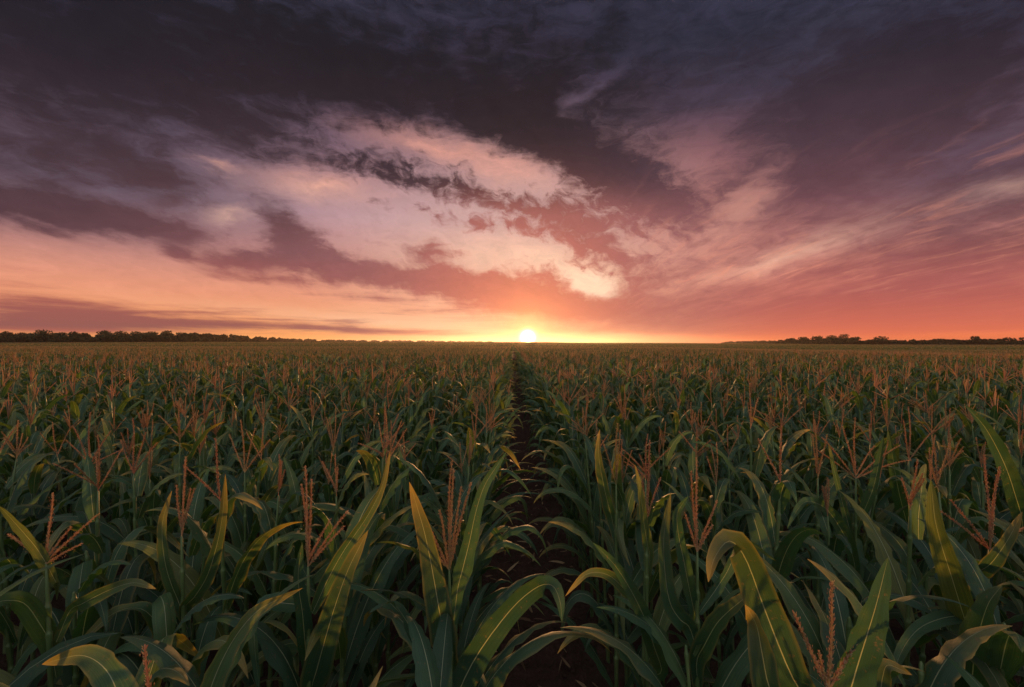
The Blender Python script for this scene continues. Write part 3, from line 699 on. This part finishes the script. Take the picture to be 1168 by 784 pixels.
# the closed canopy seen at a grazing angle
ys = np.concatenate((np.arange(40, 120, 1.2), 120*1.03**np.arange(0, 46))); us = np.linspace(-1.25, 1.25, 160)
Y, U = np.meshgrid(ys, us, indexing='ij'); X = U*Y
v = np.stack((X, Y, gz(X, Y)+1.05-.5*sm((Y-110)/60)+.12*g.normal(0, 1, X.shape)), -1).reshape(-1, 3)
can = piece(v, np.tile((.2, .3), (len(v), 1)), grid_faces(len(ys), len(us)), LEAF); can.m[:] = SPARE; parts.append(can)
field = merge(parts)
print('field faces', len(field.f))
link('corn_field', to_mesh('corn_field', field, MAT), kind='stuff', label='dense rows of corn with orange-tipped tassels running to the horizon')

# ---- dead leaves and stubble lying in the furrow
g = np.random.default_rng(44); ps = []
for k in range(500):
    y = .9+11*g.random()**1.3; x = g.uniform(-.6, 1.0) if g.random() < .75 else g.uniform(-2.5, 3)
    L = g.uniform(.04, .22); b = blade2(L, g.uniform(.012, .035), math.radians(g.uniform(70, 88)), math.radians(g.uniform(0, 30)), g.random()*6.28, 0, 4, g)
    b.m[:] = 7; b.v += (x, y, float(gz(x, y))+.015+.02*g.random()-.02); ps.append(b)
lm = dict(MAT); lm[7] = MAT['litter']
link('leaf_litter', to_mesh('leaf_litter', merge(ps), lm), kind='stuff', label='dry fallen corn leaves lying on the dark soil')

# ---- far trees
def tree_mesh(H, W, g, n=2600, leafs=.5, trunk=True):
    lobes = []
    for k in range(int(g.integers(8, 13))):
        a = g.random()*6.28; q = g.random()**.6
        lobes.append((W*.36*q*math.cos(a), W*.36*q*math.sin(a), H*(.26+.50*g.random()*(1-.45*q)), W*(.17+.12*g.random()), H*(.14+.08*g.random())))
    lobes.append((0, 0, H*.80, W*.22, H*.18)); lobes += [(0, 0, H*.34, W*.46, H*.30)]*4
    c = np.array([lobes[i] for i in g.integers(len(lobes), size=n)])
    d = norm(g.normal(0, 1, (n, 3)))*(g.random((n, 1))**.4)
    P = c[:, :3]+d*c[:, [3, 3, 4]]; P[:, 2] = np.maximum(P[:, 2], H*.05)
    a = norm(g.normal(0, 1, (n, 3))); b = norm(np.cross(a, g.normal(0, 1, (n, 3)))); s = leafs*g.uniform(.5, 1.2, (n, 1))
    v = np.stack((P-a*s-b*s*.5, P+a*s-b*s, P+a*s*.8+b*s, P-a*s+b*s*.7), 1).reshape(-1, 3)
    f = np.arange(4*n).reshape(-1, 4)
    crown = Piece(v, np.zeros((4*n, 2)), np.repeat(g.random(n), 4), f, np.full(n, 4))
    if not trunk: return crown, None
    ps = [tube([(0, 0, -.2), (.1, 0, H*.25), (0, .1, H*.62)], [H*.028, H*.021, H*.008], 6, 5)]
    for k in range(4):
        an = g.random()*6.28; ps.append(tube([(0, 0, H*(.22+.07*k)), (W*.13*math.cos(an), W*.13*math.sin(an), H*(.40+.07*k)), (W*.24*math.cos(an), W*.24*math.sin(an), H*(.52+.07*k))], [H*.012, H*.008, H*.004], 4, 5))
    return crown, merge(ps)
g = np.random.default_rng(5)
def tree(px, top, wpx, D, label, group):
    x = (px-584)*D/F; z = float(gz(x, D)); H = (HZN-top)*D/F+CAMZ-z
    crown, trunk = tree_mesh(H, wpx*1.25*D/F, g)
    root = link('broadleaf_tree', None, label=label, category='tree', group=group); root.location = (x, D, z)
    link('trunk', to_mesh('trunk', trunk, MAT), root); link('crown', to_mesh('crown', crown, MAT), root)
LG = 'dark trees of the left tree line'; RG = 'dark trees of the right tree line'
for px, top, w, D, lb in [
 (-6, 379.5, 24, 350, 'dark tree cut by the left picture edge at the start of the tree line'),
 (8, 378, 20, 352, 'dark round tree second from the left end of the left tree line'),
 (25, 379, 20, 356, 'low dark tree just left of the tallest tree in the left tree line'),
 (50, 375.5, 30, 360, 'tallest and broadest dark tree of the left tree line'),
 (71, 379, 18, 364, 'small dark tree touching the right side of the tallest left tree'),
 (84, 378, 18, 368, 'small round dark tree, second right of the tallest left tree'),
 (97, 379.5, 18, 372, 'lowest dark tree in the dip right of the tallest left tree'),
 (119, 376.8, 26, 378, 'broad dark tree where the left tree line rises again past the dip'),
 (138, 377.2, 22, 384, 'dark tree directly right of the second rise in the left tree line'),
 (156, 377.5, 22, 390, 'dark flat-topped tree midway along the left tree line'),
 (174, 377.8, 22, 398, 'dark tree left of the last pointed bump of the left tree line'),
 (191, 376.8, 22, 406, 'last pointed dark tree before the left tree line thins to woodland'),
 (207, 378.4, 20, 414, 'dark tree at the joint of the left tree line and the far woodland')]:
    tree(px, top, w, D, lb, LG)
for px, top, w, D, lb in [
 (902, 385.6, 18, 470, 'low dark tree at the left end of the right-hand clump'),
 (916, 384.2, 20, 468, 'second dark tree of the right-hand clump'),
 (932, 382.8, 20, 466, 'dark tree in the middle of the right-hand clump'),
 (948, 382.2, 20, 464, 'dark tree left of the highest crown in the right-hand clump'),
 (963, 380.6, 20, 462, 'highest dark crown of the right-hand clump'),
 (977, 384, 15, 462, 'small dark tree closing the right end of the clump'),
 (1005, 383.4, 26, 440, 'single round dark tree standing between the clump and the long wood'),
 (1072, 386.2, 26, 420, 'dark low-domed tree in the middle of the right tree line'),
 (1112, 383.2, 15, 405, 'slender dark tree poking above the right tree line'),
 (1128, 386.4, 18, 400, 'dark low tree right of the slender poking one'),
 (1150, 385, 24, 395, 'broad dark tree near the right picture edge'),
 (1170, 384.6, 24, 390, 'dark tree cut by the right picture edge')]:
    tree(px, top, w, D, lb, RG)
def wood(name, label, pts, n):
    ps = []
    for k in range(n):
        t = k/(n-1)*(len(pts)-1); i = min(int(t), len(pts)-2); u = t-i
        px, top, D = [pts[i][q]*(1-u)+pts[i+1][q]*u for q in range(3)]
        x = (px+g.normal(0, 1.5)-584)*D/F; D2 = D*(1+g.normal(0, .012)); z = float(gz(x, D2)); H = ((HZN-top)*D/F+CAMZ-z)*(.86+.2*g.random())
        crown, _ = tree_mesh(H, max(H*1.25, 11*D/F), g, 900, .7*D/400, False)
        crown.v += (x, D2, z); ps.append(crown)
    link(name, to_mesh(name, merge(ps), MAT), kind='stuff', label=label)
wood('distant_woodland', 'dark far woodland fading along the left horizon', [(-40, 381.5, 440), (60, 380.5, 440), (140, 381, 445), (212, 379, 420), (250, 381, 480), (300, 384.5, 640), (340, 387, 900), (400, 388.6, 1000), (460, 389, 1200), (560, 390, 1400)], 150)
wood('distant_thicket', 'dark low thicket filling the right tree line', [(890, 388, 520), (990, 388, 500), (1018, 387.6, 440), (1060, 388, 425), (1100, 387, 410), (1200, 386.6, 390)], 70)
wood('distant_scrub', 'faint low scrub on the horizon right of the sun', [(830, 390.3, 1100), (860, 389.6, 900), (897, 388.6, 650)], 26)

# ---- sun, camera, output
sun = bpy.data.lights.new('sun', 'SUN'); sun.energy = SUN_E; sun.angle = math.radians(.6); sun.color = (1.0, .46, .17)
so = link('sun', sun); e = math.radians(SUN_LAMP_EL)
from mathutils import Vector
so.rotation_euler = Vector((math.sin(SUN_AZ)*math.cos(e), math.cos(SUN_AZ)*math.cos(e), math.sin(e))).to_track_quat('Z', 'Y').to_euler()
cam = bpy.data.cameras.new('camera'); co = link('camera', cam); SC.camera = co
cam.lens = 16; cam.sensor_width = 36; cam.clip_end = 9000; cam.clip_start = .02
co.location = (0, 0, CAMZ); co.rotation_euler = (math.radians(90), 0, 0)
# the evening air: one thin even haze round everything
if HAZE > 0:
    b = bmesh.new(); bmesh.ops.create_cube(b, size=1.0); me = bpy.data.meshes.new('haze'); b.to_mesh(me); b.free()
    for v in me.vertices: v.co = (v.co.x*5200, 550+v.co.y*4000, -2+(v.co.z+.5)*26)
    m = bpy.data.materials.new('haze'); m.use_nodes = True; m.node_tree.nodes.clear(); T = NT(m.node_tree)
    pv = T.node('ShaderNodeVolumePrincipled'); pv.inputs['Color'].default_value = (.95, .80, .72, 1); pv.inputs['Density'].default_value = HAZE; pv.inputs['Anisotropy'].default_value = HAZE_G
    o = T.node('ShaderNodeOutputMaterial'); T.l.new(pv.outputs[0], o.inputs['Volume']); me.materials.append(m)
    link('haze', me, kind='stuff', label='thin warm evening haze over the whole field')
SC.cycles.volume_bounces = 0
SC.view_settings.view_transform = 'Standard'; SC.view_settings.look = 'None'; SC.view_settings.exposure = 0; SC.view_settings.gamma = 1
SC.render.engine = 'CYCLES'
SC.cycles.max_bounces = 5; SC.cycles.diffuse_bounces = 3; SC.cycles.glossy_bounces = 2; SC.cycles.transmission_bounces = 3
SC.cycles.use_adaptive_sampling = True; SC.cycles.adaptive_threshold = .02
SC.cycles.use_denoising = True
SC.cycles.caustics_reflective = False; SC.cycles.caustics_refractive = False
